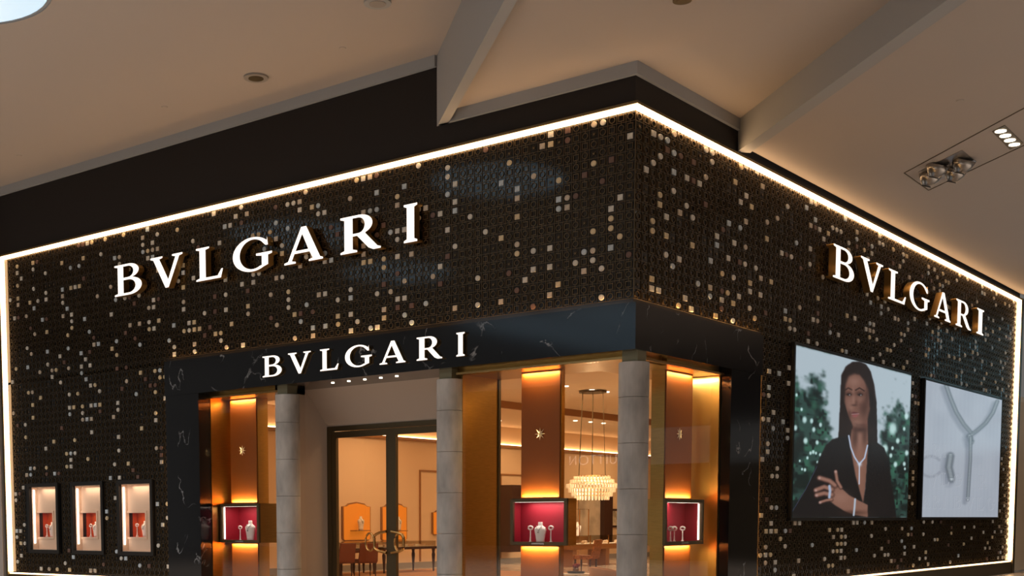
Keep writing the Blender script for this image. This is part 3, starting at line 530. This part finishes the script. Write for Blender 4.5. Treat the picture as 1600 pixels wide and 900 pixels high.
struct(box('trim_16', 'bronzedark', -3.36, -3.28, bq[1], bq[1]+.06, 0, 3.93), 'bronze edge strip of the brass wall')
struct(box('trim_17', 'goldwall', -1.2, -.11, 3.12, 3.168, 0, 3.93), 'shiny gold side wall of the right window bay')
def star(loc, r, nrm, parent):
    b = MB(); N = Vector(nrm); up = Vector((0, 0, 1)); rt = up.cross(N)
    pts = []
    for k in range(16): a = k*math.pi/8; R_ = r if k % 2 == 0 else r*.34; pts.append(tuple(Vector(loc)+rt*math.cos(a)*R_+up*math.sin(a)*R_))
    pts += [tuple(Vector(loc)+N*r*.3), tuple(Vector(loc)-N*.001)]
    b.add(pts, [(k, (k+1) % 16, 16) for k in range(16)]+[((k+1) % 16, k, 17) for k in range(16)]).build('star_ornament', 'starmetal', parent)
def pylon(side, f, a, b, depth, label, zstar, ustar, zv0, zv1):
    """amber panel front at plane f between a and b, brass body behind"""
    c = ((a+b)/2, f, 0) if side == 'front' else (f, (a+b)/2, 0)
    e = empty('amber_pylon', c, label, 'pylon', 'glowing amber pylons in the window bays')
    zt = 3.93
    for za, zb in ((0, zv0), (zv1, zt)):
        if side == 'front': MB().box(a, b, f+.02, f+depth, za, zb).build('body', 'brass', e); ap = MB().box(a+.015, b-.015, f, f+.02, za, zb).build('amber_panel', 'amber', e)
        else: MB().box(f-depth, f-.02, a, b, za, zb).build('body', 'brass', e); ap = MB().box(f-.02, f, a+.015, b-.015, za, zb).build('amber_panel', 'amber', e)
    star((ustar, f-.02, zstar) if side == 'front' else (f+.02, ustar, zstar), .105, (0, -1, 0) if side == 'front' else (1, 0, 0), ap)
    mid = (a+b)/2; w_ = abs(b-a)*.9; off = .035
    for z, d in ((zt-.03, -1), (zv1+.03, 1), (zv0-.03, -1)):
        loc = (mid, f-off, z) if side == 'front' else (f+off, mid, z); dr = (0, .25, d) if side == 'front' else (-.25, 0, d)
        l = area_light('pylon_lamp', loc, w_, 12.0, (1, .62, .22), dr, .04)
def vitrine(side, f, a, b, z0, z1, depth, label, strip, pl_label):
    c = ((a+b)/2, f, z0) if side == 'front' else (f, (a+b)/2, z0)
    e = empty('jewel_vitrine', c, label, 'vitrine', 'red lined vitrines in the window bays')
    t = .055; B = {}
    def bx(name, m_, s0, s1, d0, d1, za, zb):     # s along facade, d depth behind the front
        B.setdefault((name, m_), MB())
        if side == 'front': B[(name, m_)].box(s0, s1, f+d0, f+d1, za, zb)
        else: B[(name, m_)].box(f-d1, f-d0, s0, s1, za, zb)
    for s0, s1, za, zb in ((a, a+t, z0, z1), (b-t, b, z0, z1), (a+t, b-t, z0, z0+t), (a+t, b-t, z1-t, z1)): bx('frame', 'bronzedark', s0, s1, 0, .05, za, zb)
    for s0, s1, za, zb in ((a+.005, a+.02, z0, z1), (b-.02, b-.005, z0, z1), (a+.02, b-.02, z0, z0+.015), (a+.02, b-.02, z1-.015, z1)): bx('case', 'brass', s0, s1, .05, depth, za, zb)
    bx('case', 'brass', a+.02, b-.02, depth-.02, depth, z0, z1)
    bx('lining', 'red', a+.02, b-.02, depth-.035, depth-.02, z0+.015, z1-.015); bx('lining', 'red', a+.02, a+.03, .05, depth-.03, z0+.015, z1-.015); bx('lining', 'red', b-.03, b-.02, .05, depth-.03, z0+.015, z1-.015); bx('lining', 'red', a+.03, b-.03, .05, depth-.03, z0+.015, z0+.03)
    if strip == 'a': bx('light_tube', 'ledcool', a+t, a+t+.022, .055, .075, z0+.07, z1-.07)
    if strip == 'b': bx('light_tube', 'ledcool', b-t-.022, b-t, .055, .075, z0+.07, z1-.07)
    bx('light_tube', 'ledcool', a+t, b-t, .06, .08, z1-t-.002, z1-t+.008)
    bx('name_plate', 'silver', (a+b)/2-.12, (a+b)/2+.12, -.006, 0, z0+.015, z0+.04)
    for (nm_, m_), bb in B.items(): bb.build(nm_, m_, e)
    lo = ((a+b)/2, f+depth*.45, z1-.06) if side == 'front' else (f-depth*.45, (a+b)/2, z1-.06)
    area_light('vitrine_lamp', lo, abs(b-a)*.6, 4.6, (1, .82, .70), size_y=.1)
# left bay
q = lambda u, f: at(u, 800, 1, f)[0]
va, vb = q(343.5, .40), q(404, .40); zv0, zv1 = at(374, 848, 1, .40)[2], at(374, 787, 1, .40)[2]
pylon('front', .62, q(361, .62), q(403, .62), .30, 'amber pylon of the left window bay, beside the marble jamb', at(380, 704, 1, .6)[2], q(380, .6), zv0, zv1)
vitrine('front', .40, va, vb, zv0, zv1, .52, 'red vitrine with a bust in the left window bay', 'a', '')
bust('display_bust', (q(391, .62), .62, zv0+.03), 1.15, 'white bust with dark necklace in the left red vitrine', .0); ring_stand((q(375, .60), .60, zv0+.03), .27, 'slim double earring stand in the left red vitrine')
# middle bay
va, vb = q(797, .42), q(885.5, .42); zv0, zv1 = at(841, 852, 1, .42)[2], at(841, 779, 1, .42)[2]
pylon('front', .62, q(813, .62), q(875, .62), .12, 'wide amber pylon of the middle window bay', at(843, 678, 1, .6)[2], q(843, .6), zv0, zv1)
vitrine('front', .42, va, vb, zv0, zv1, .30, 'widest red vitrine with a single bust, beside the corner column', None, '')
bust('display_bust', (q(844.5, .56), .56, zv0+.03), .98, 'white bust with a silver pendant in the widest red vitrine')
for u, l in ((829, 'slim stand with a flower ring left of the bust in the widest vitrine'), (861, 'slim earring stand right of the bust in the widest vitrine')): ring_stand((q(u, .55), .55, zv0+.03), .25, l)
# right bay
area_light('gold_wall_fill', (-.45, 2.98, 3.88), .5, 9, (1, .78, .45), (0, .3, -1), .06)  # added fill without a fitting, brightens the gold side wall
qy = lambda u, f: at(u, 800, 0, f)[1]
ya, yb = qy(1040, -.15), qy(1100, -.15); zv0, zv1 = at(1068, 851, 0, -.15)[2], at(1068, 780, 0, -.15)[2]
pylon('side', -.40, qy(1038, -.40), qy(1080, -.40), .26, 'amber pylon of the right window bay, beside the gold wall', at(1060, 678, 0, -.38)[2], qy(1060, -.38), zv0, zv1)
vitrine('side', -.15, ya, yb, zv0, zv1, .36, 'red vitrine with three ring stands in the right window bay', 'b', '')
for u, l in ((1048, 'leftmost ring stand in the right red vitrine'), (1054, 'middle ring stand in the right red vitrine'), (1067, 'rightmost ring stand in the right red vitrine')): ring_stand((-.32, qy(u, -.32), zv0+.03), .23, l)
# ------------------------------------------------------------------ entrance recess and doors
YD = 1.42; xd0 = at(513, 760, 1, YD)[0]; xm = at(612, 760, 1, YD)[0]; xd1 = 2*xm-xd0; ZD = 3.34
XE0, XE1 = -7.60, 2*xm+7.60
b = MB()
b.add([(XE0, .9, 0), (xd0, YD, 0), (xd0, YD, ZD), (XE0, .9, LZ0)], [(0, 1, 2, 3)]).add([(XE1, .9, 0), (xd1, YD, 0), (xd1, YD, ZD), (XE1, .9, LZ0)], [(3, 2, 1, 0)]).add([(XE0, .9, LZ0), (xd0, YD, ZD), (xd1, YD, ZD), (XE1, .9, LZ0)], [(0, 1, 2, 3)])
b.box(XE0-.35, xd0, YD, YD+.12, 0, 4.9).box(xd1, XE1+.1, YD, YD+.12, 0, 4.9).box(xd0, xd1, YD, YD+.12, ZD, 4.9).box(XE0-.12, XE0, .22, .9, 0, LZ0)
struct(b.build('wall_entrance', 'reveal'), 'plain beige splayed reveal around the glass doors')
fr = empty('door_1', (xm, YD, 0)); struct(fr, 'bronze framed double glass door')
MB().box(xd0, xd0+.11, YD-.03, YD+.08, 0, ZD).box(xd1-.11, xd1, YD-.03, YD+.08, 0, ZD).box(xd0+.11, xd1-.11, YD-.03, YD+.08, ZD-.09, ZD).build('door_frame', 'bronzedark', fr)
for s, (a, bq2) in enumerate(((xd0+.11, xm), (xm, xd1-.11))):
    st = .12; lf = MB().box(a, a+st, YD-.02, YD+.05, .02, ZD-.10).box(bq2-st, bq2, YD-.02, YD+.05, .02, ZD-.10).box(a+st, bq2-st, YD-.02, YD+.05, ZD-.22, ZD-.10).box(a+st, bq2-st, YD-.02, YD+.05, .02, .2).build('leaf_frame', 'bronzedark', fr)
    pn = MB().box(a+st, bq2-st, YD+.01, YD+.02, .2, ZD-.22).build('pane', 'glass', lf); pn.matrix_parent_inverse = Matrix.Identity(4); leafs = (leafs if s else [])+[lf]
for s in (-1, 1):
    zc = at(612, 847, 1, YD)[2]; pts = [(xm+s*(.06+.30*max(0, 1-abs(t)**6 if abs(t) < 1 else 0)), YD-.09, zc+.20*t) for t in np.linspace(-1, 1, 15)]
    hd = MB().tube(pts, .028, 8).build('handle', 'rail', leafs[0 if s < 0 else 1]); hd.matrix_parent_inverse = Matrix.Identity(4); MB().tube([(xm+s*.36+.11*math.cos(t)-.11, YD-.09, zc+.17*math.sin(t)) for t in np.linspace(0, 2*math.pi, 17)[:-1]], .02, 8, closed=True).build('handle_ring', 'rail', leafs[0 if s < 0 else 1]).matrix_parent_inverse = Matrix.Identity(4)
# ------------------------------------------------------------------ shop interior
XW = -16.2
struct(box('floor_shop', 'marblewhite', XW, -.3, .3, 42, -.1, 0), 'polished marble floor inside the shop')
tag(box('carpet', 'carpet', -15.2, -9.0, 7.5, 14.2, 0, .015), 'brown carpet under the display tables', 'carpet')
struct(box('ceiling_shop', 'ceilin', -11.4, -.3, .9, 42, 4.9, 5.05), 'cream shop ceiling'); struct(box('ceiling_shop_far', 'ceilin', XW, -11.4, .3, 42, 4.78, 5.05), 'cream shop ceiling along the far wall')
struct(box('trim_18', 'wood', -11.48, -11.38, 1.5, 42, 4.70, 4.9), 'brown ceiling edge inside the shop')
wi = struct(box('wall_back', 'wallin', XW-.2, XW, .3, 42, 0, 5.0), 'warm beige wall inside the shop'); struct(box('wall_end', 'wallin', XW, -.3, 42, 42.2, 0, 5.0), 'end wall of the shop')
struct(box('wall_inner', 'wallin', -.36, -.31, 4.4, 42, 0, 5.0), 'inner face of the right facade'); struct(box('wall_inner_front', 'wallin', XW, PXL, .76, .80, 0, 4.9), 'inner face of the left facade')
struct(box('trim_19', 'wood', XW, XW+.16, .8, 42, 4.06, 4.14), 'brown cornice under the lit cove'); struct(box('trim_20', 'led', XW+.02, XW+.08, 1.0, 41.5, 4.15, 4.18), 'cove light above the cornice'); struct(box('baseboard_back', 'grey', XW, XW+.03, .8, 42, 0, .18), 'veined stone skirting inside the shop')
for k, y in enumerate((15.0, 19.5)): struct(MB().box(XW, XW+.04, y, y+.05, .2, 3.1).box(XW, XW+.04, y+1.6, y+1.65, .2, 3.1).box(XW, XW+.04, y, y+1.65, 3.1, 3.15).build('door_%d' % (k+2), 'wood'), 'flush beige door with thin brown outline in the shop wall')
dl = [(884, 603), (925, 609), (948, 612), (899, 657), (923, 659), (943, 661), (898, 679), (916, 681), (933, 682), (952, 683), (655, 667), (780, 657)]
for k, (u, v) in enumerate(dl):
    z = 4.9 if v < 640 else 4.78; p_ = at(u, v, 2, z)
    if p_[1] > 41 or p_[0] < XW: continue
    tag(MB().lathe([(.07, -.02), (.07, 0)], 14).build('shop_downlight', 'lampdisc', None, (p_[0], p_[1], z)), 'small round downlight in the shop ceiling, %s' % ('nearest row, leftmost', 'nearest row, middle', 'nearest row, rightmost', 'middle row, leftmost', 'middle row, second', 'middle row, rightmost', 'far row, leftmost', 'far row, second', 'far row, third', 'far row, rightmost', 'seen through the right door leaf', 'seen beside the brass wall')[k], 'downlight', 'downlights in the shop ceiling')
def niche(u0, u1, v0, v1, label):
    a, b_ = at(u0, v0, 0, XW), at(u1, v1, 0, XW); y0, y1 = a[1], b_[1]; z1, z0 = a[2], at(u0, v1, 0, XW)[2]; w_ = y1-y0; h_ = z1-z0
    e = empty('wall_niche', (XW, (y0+y1)/2, z0), label, 'wall niche', 'glowing orange niches in the shop wall')
    def shape(k): return [(.10-k, 0+k), (.90+k, 0+k), (1-k, .06), (1-k, .88), (.86, .90-k*.5), (.78, .96-k), (.5, 1-k), (.22, .96-k), (.14, .90-k*.5), (0+k, .88), (0+k, .06)]
    def plate(k, x0, x1, nm, m_):
        P = [(y0+s*w_, z0+t*h_) for s, t in shape(k)]; n = len(P); MB().add([(x0, y, z) for y, z in P]+[(x1, y, z) for y, z in P], [tuple(range(n)), tuple(range(n, 2*n))[::-1]]+[(i, i+n, (i+1) % n+n, (i+1) % n) for i in range(n)]).build(nm, m_, e)
    plate(0, XW, XW+.06, 'frame', 'wood'); plate(.035, XW+.05, XW+.075, 'glow_panel', 'nicheglow')
    box('shelf', 'wood', XW+.07, XW+.35, y0+w_*.25, y1-w_*.25, z0+h_*.26, z0+h_*.28, e)
    bust('display_bust', (XW+.22, (y0+y1)/2, z0+h_*.28), .38*h_/.36*.95, 'small bust on the shelf of the '+label.split(' of')[0], math.pi/2, group='busts in wall niches')
niche(533, 577, 784, 846, 'orange niche nearest the left door edge of the shop wall'); niche(594, 634, 785, 846, 'orange niche behind the door handles of the shop wall'); niche(674, 705, 796, 836, 'orange niche half hidden by the middle column')
def leg(b_, x, y, h, r=.035): b_.lathe([(r*.5, 0), (r*.55, .1), (r*1.1, h*.75), (r*.8, h*.85), (r*1.1, h)], 8, (x, y, 0))
def table(u0, u1, x, label):
    y0, y1 = at(u0, 855, 0, x)[1], at(u1, 855, 0, x)[1]; e = empty('display_table', (x, (y0+y1)/2, .015), label, 'display table', 'glass topped display tables'); h = .74; L2 = (y1-y0)/2; W2 = .45
    MB().box(-W2, W2, -L2, L2, h-.07, h).build('table_top', 'darkwood', e, (0, 0, 0)); MB().box(-W2+.06, W2-.06, -L2+.06, L2-.06, h, h+.02).build('tray', 'white', e, (0, 0, 0))
    g = MB(); g.box(-W2+.02, -W2+.03, -L2+.02, L2-.02, h, h+.16).box(W2-.03, W2-.02, -L2+.02, L2-.02, h, h+.16).box(-W2+.03, W2-.03, -L2+.02, -L2+.03, h, h+.16).box(-W2+.03, W2-.03, L2-.03, L2-.02, h, h+.16).box(-W2+.02, W2-.02, -L2+.02, L2-.02, h+.16, h+.17).build('glass_case', 'tintglass', e, (0, 0, 0))
    for sx in (-1, 1):
        for sy in (-1, 1): b_ = MB(); leg(b_, sx*(W2-.06), sy*(L2-.08), h-.07, .05); b_.build('leg', 'darkwood', e, (0, 0, 0))
    for k in range(int(L2*2/.28)):
        MB().box(-.16, .16, -.09, .09, 0, .05).build('jewel_pad', 'beige' if k % 2 else 'white', e, (0, -L2+.2+k*.28, h+.02))
table(581, 664, -14.3, 'dark legged display table behind the right door leaf'); table(512, 571, -14.3, 'dark legged display table behind the left door leaf')
def chair(loc, rz, label, m_, s=1.0, seatm=None, legm='darkwood', arms=True):
    e = empty('upholstered_chair', loc, label, 'chair', None, rz)
    MB().box(-.27*s, .27*s, -.25*s, .27*s, .36*s, .47*s).build('seat', seatm or m_, e, (0, 0, 0))
    P = [(-.27*s, -.30*s, .40*s), (.27*s, -.30*s, .40*s), (.27*s, -.24*s, .40*s), (-.27*s, -.24*s, .40*s), (-.25*s, -.40*s, .90*s), (.25*s, -.40*s, .90*s), (.25*s, -.35*s, .91*s), (-.25*s, -.35*s, .91*s)]
    MB().add(P, [(0, 3, 2, 1), (4, 5, 6, 7), (0, 1, 5, 4), (1, 2, 6, 5), (2, 3, 7, 6), (3, 0, 4, 7)]).build('backrest', m_, e, (0, 0, 0))
    for sx in (-1, 1):
        if arms: MB().tube([(sx*.28*s, -.30*s, .68*s), (sx*.30*s, .05*s, .66*s), (sx*.30*s, .22*s, .62*s), (sx*.29*s, .24*s, .45*s)], .035*s, 8).build('armrest', m_, e, (0, 0, 0), smooth=True)
        for sy in (-1, 1): b_ = MB(); leg(b_, sx*.23*s, sy*.22*s, .36*s, .03*s); b_.build('leg', legm, e, (0, 0, 0))
    return e
yc = at(570, 880, 0, -13.2)[1]; chair((-13.2, yc, .015), math.radians(60), 'brown leather armchair before the display tables', 'leather')
yc = at(531, 880, 0, -13.5)[1]; chair((-13.5, yc, .015), math.radians(80), 'brown chair cut off by the left door frame', 'leather', arms=False)
# middle bay interior: counter, chairs, round table, vitrine, chandelier
cq = at(922, 840, 2, .93); cy0, cy1 = at(876, 840, 0, cq[0])[1], at(990, 840, 0, cq[0])[1]
e = empty('jewellery_counter', (cq[0], (cy0+cy1)/2, 0), 'long wooden counter with lit glass top behind the corner window', 'counter'); L2 = (cy1-cy0)/2
MB().box(-.4, .4, -L2, L2, .55, .72).build('drawer_body', 'wood', e, (0, 0, 0)); MB().box(-.37, .37, -L2+.03, L2-.03, .72, .74).build('tray', 'white', e, (0, 0, 0))
MB().box(.38, .39, -L2, L2, .74, 1.0).box(-.39, -.38, -L2, L2, .74, 1.0).box(-.38, .38, -L2, L2, 1.0, 1.01).build('glass_case', 'tintglass', e, (0, 0, 0))
for k in range(5): MB().box(.37, .40, -.012, .012, .72, 1.02).build('case_post', 'rail', e, (0, -L2+.05+k*(2*L2-.1)/4, 0))
for k in range(10): MB().lathe([(.07, 0), (.06, .08), (.02, .10)], 10).build('jewel_pad', 'beige', e, (.1*(k % 3-1), -L2+.3+k*(2*L2-.6)/9, .74))
for sy in (-1, 0, 1): MB().box(-.35, .35, -.12, .12, 0, .55).build('pedestal', 'wood', e, (0, sy*(L2-.3), 0))
area_light('counter_lamp', (cq[0], (cy0+cy1)/2, 1.9), 1.0, 60, (1, .8, .55), size_y=2.5)
fq = at(915, 894, 2, 0); chair((fq[0], fq[1], 0), math.radians(100), 'patterned side chair in front of the lit counter', 'pattern', 1.05, arms=False)
aq = at(955, 886, 2, .64); e = empty('tub_armchair', (aq[0], aq[1], 0), 'low rounded tan armchair beside the corner column', 'armchair', None, math.radians(-60))
MB().lathe([(.36, .02), (.38, .2), (.37, .34), (.30, .36)], 24).build('seat', 'tan', e, (0, 0, 0), smooth=True)
b = MB(); vs = []; fs = []; n = 20
for i in range(n+1):
    t = math.radians(-120+240*i/n); hh = .64-.10*(abs(i-n/2)/(n/2))**2; vs += [(.38*math.sin(t), -.38*math.cos(t), .1), (.41*math.sin(t), -.41*math.cos(t), hh), (.33*math.sin(t), -.33*math.cos(t), hh), (.33*math.sin(t), -.33*math.cos(t), .1)]
for i in range(n): o = i*4; fs += [(o, o+4, o+5, o+1), (o+1, o+5, o+6, o+2), (o+2, o+6, o+7, o+3)]
b.add(vs, fs).build('backrest', 'tan', e, (0, 0, 0), smooth=True)
tq = at(900, 896, 2, .50); e = empty('round_side_table', (tq[0], tq[1], 0), 'small round table with a tray behind the corner window', 'side table')
MB().lathe([(.24, .47), (.27, .48), (.27, .50)], 28).build('table_top', 'white', e, (0, 0, 0)); MB().lathe([(.18, 0), (.16, .02), (.03, .04), (.03, .47)], 20).build('pedestal', 'darkwood', e, (0, 0, 0))
tag(MB().lathe([(.17, 0), (.19, .04), (.18, .04), (.165, .012)], 24, sy=.7).build('tray', 'blackframe', None, (tq[0], tq[1], .501)), 'black oval tray on the small round table', 'tray')
e = empty('flower_bowl', (tq[0], tq[1], .515), 'dark red flowers in a small bowl on the tray', 'flowers')
MB().lathe([(.04, 0), (.06, .03), (.06, .08), (.05, .08)], 16).build('bowl', 'wood', e, (0, 0, 0))
for k in range(11): a = k*2.4; r_ = .018*math.sqrt(k)*1.1; MB().lathe([(.0, -.03), (.025, -.012), (.03, .008), (.012, .028)], 8).build('bloom', 'flower', e, (r_*math.cos(a), r_*math.sin(a), .11+.02*(k % 3)))
# glass vitrine with bust and pilaster, painting against the far wall
for nm, m_, u0, u1, v0, v1, x, th, l, c_ in (('dark_pilaster', 'darkwood', 936, 948, 762, 850, XW, .25, 'dark wooden pilaster on the far shop wall', 'pilaster'), ('stone_panel', 'marblewhite', 903, 935, 775, 850, XW, .06, 'pale stone wall panel lit from above behind the chandelier', 'wall panel'), ('dark_cabinet', 'darkwood', 781, 795, 758, 862, XW, .5, 'tall dark cabinet seen beside the brass wall', 'cabinet')):
    a, b_ = at(u0, v0, 0, x), at(u1, v1, 0, x); tag(box(nm, m_, x+.012, x+.012+th, a[1], b_[1], max(0, min(a[2], b_[2])), a[2]), l, c_)
a, b_ = at(952, 795, 0, XW), at(964, 824, 0, XW); e = empty('framed_painting', (XW, (a[1]+b_[1])/2, b_[2]), 'framed pale abstract painting beside the corner column', 'painting'); box('frame', 'darkwood', XW, XW+.05, a[1], b_[1], b_[2], a[2], e); box('canvas', 'canvas', XW+.05, XW+.06, a[1]+.08, b_[1]-.08, b_[2]+.08, a[2]-.08, e)
gq = at(901, 838, 2, .95); e = empty('glass_showcase', (gq[0], gq[1], 0), 'slim framed glass showcase with a bust behind the vitrine', 'showcase')
MB().box(-.3, .3, -.3, .3, 0, .95).build('plinth', 'wood', e, (0, 0, 0))
for sx in (-1, 1):
    for sy in (-1, 1): MB().box(sx*.3-.012, sx*.3+.012, sy*.3-.012, sy*.3+.012, .95, 1.9).build('post', 'rail', e, (0, 0, 0))
MB().box(-.3, .3, -.3, .3, 1.89, 1.91).build('lid', 'tintglass', e, (0, 0, 0)); bust('display_bust', (gq[0], gq[1], .96), 1.4, 'white bust inside the slim glass showcase', math.radians(40))
# chandelier
DQ = 33.0; dv = AF+AR*(925-PX)/F-AU*(763-PY)/F; hp = CAM+dv*DQ
e = empty('crystal_chandelier', (hp[0], hp[1], 4.88), 'wide tiered crystal chandelier glowing behind the corner window', 'chandelier')
zc = hp[2]
tiers = [(.46, .26), (.56, .17), (.66, .06), (.60, -.05), (.52, -.16), (.44, -.25)]
for r_, dz in tiers:
    b = MB(); n = int(r_*70)
    for i in range(n): t = 2*math.pi*i/n; x, y = r_*math.cos(t), r_*math.sin(t); b.lathe([(.008, -.06), (.026, -.05), (.026, .05), (.008, .06)], 6, (x, y, 0))
    ct = b.build('crystal_tier', 'crystal', e, (0, 0, zc-4.88+dz))
    MB().tube([(r_*math.cos(t), r_*math.sin(t), .06) for t in np.linspace(0, 2*math.pi, 33)[:-1]], .008, 6, closed=True).build('hoop', 'rail', ct, (0, 0, 0))
for k in range(6): t = k*math.pi/3; MB().tube([(.4*math.cos(t), .4*math.sin(t), zc-4.88+.3), (.3*math.cos(t), .3*math.sin(t), 0)], .006, 6).build('cable', 'bronzedark', e, (0, 0, 0))
MB().lathe([(.36, -.04), (.36, 0)], 28).build('canopy', 'bronzedark', e, (0, 0, 0))
l = bpy.data.lights.new('chandelier_lamp', 'POINT'); l.energy = 34; l.color = (1, .75, .45); l.shadow_soft_size = .2; lo = bpy.data.objects.new('chandelier_lamp', l); COL.objects.link(lo); lo.location = (hp[0], hp[1], zc)
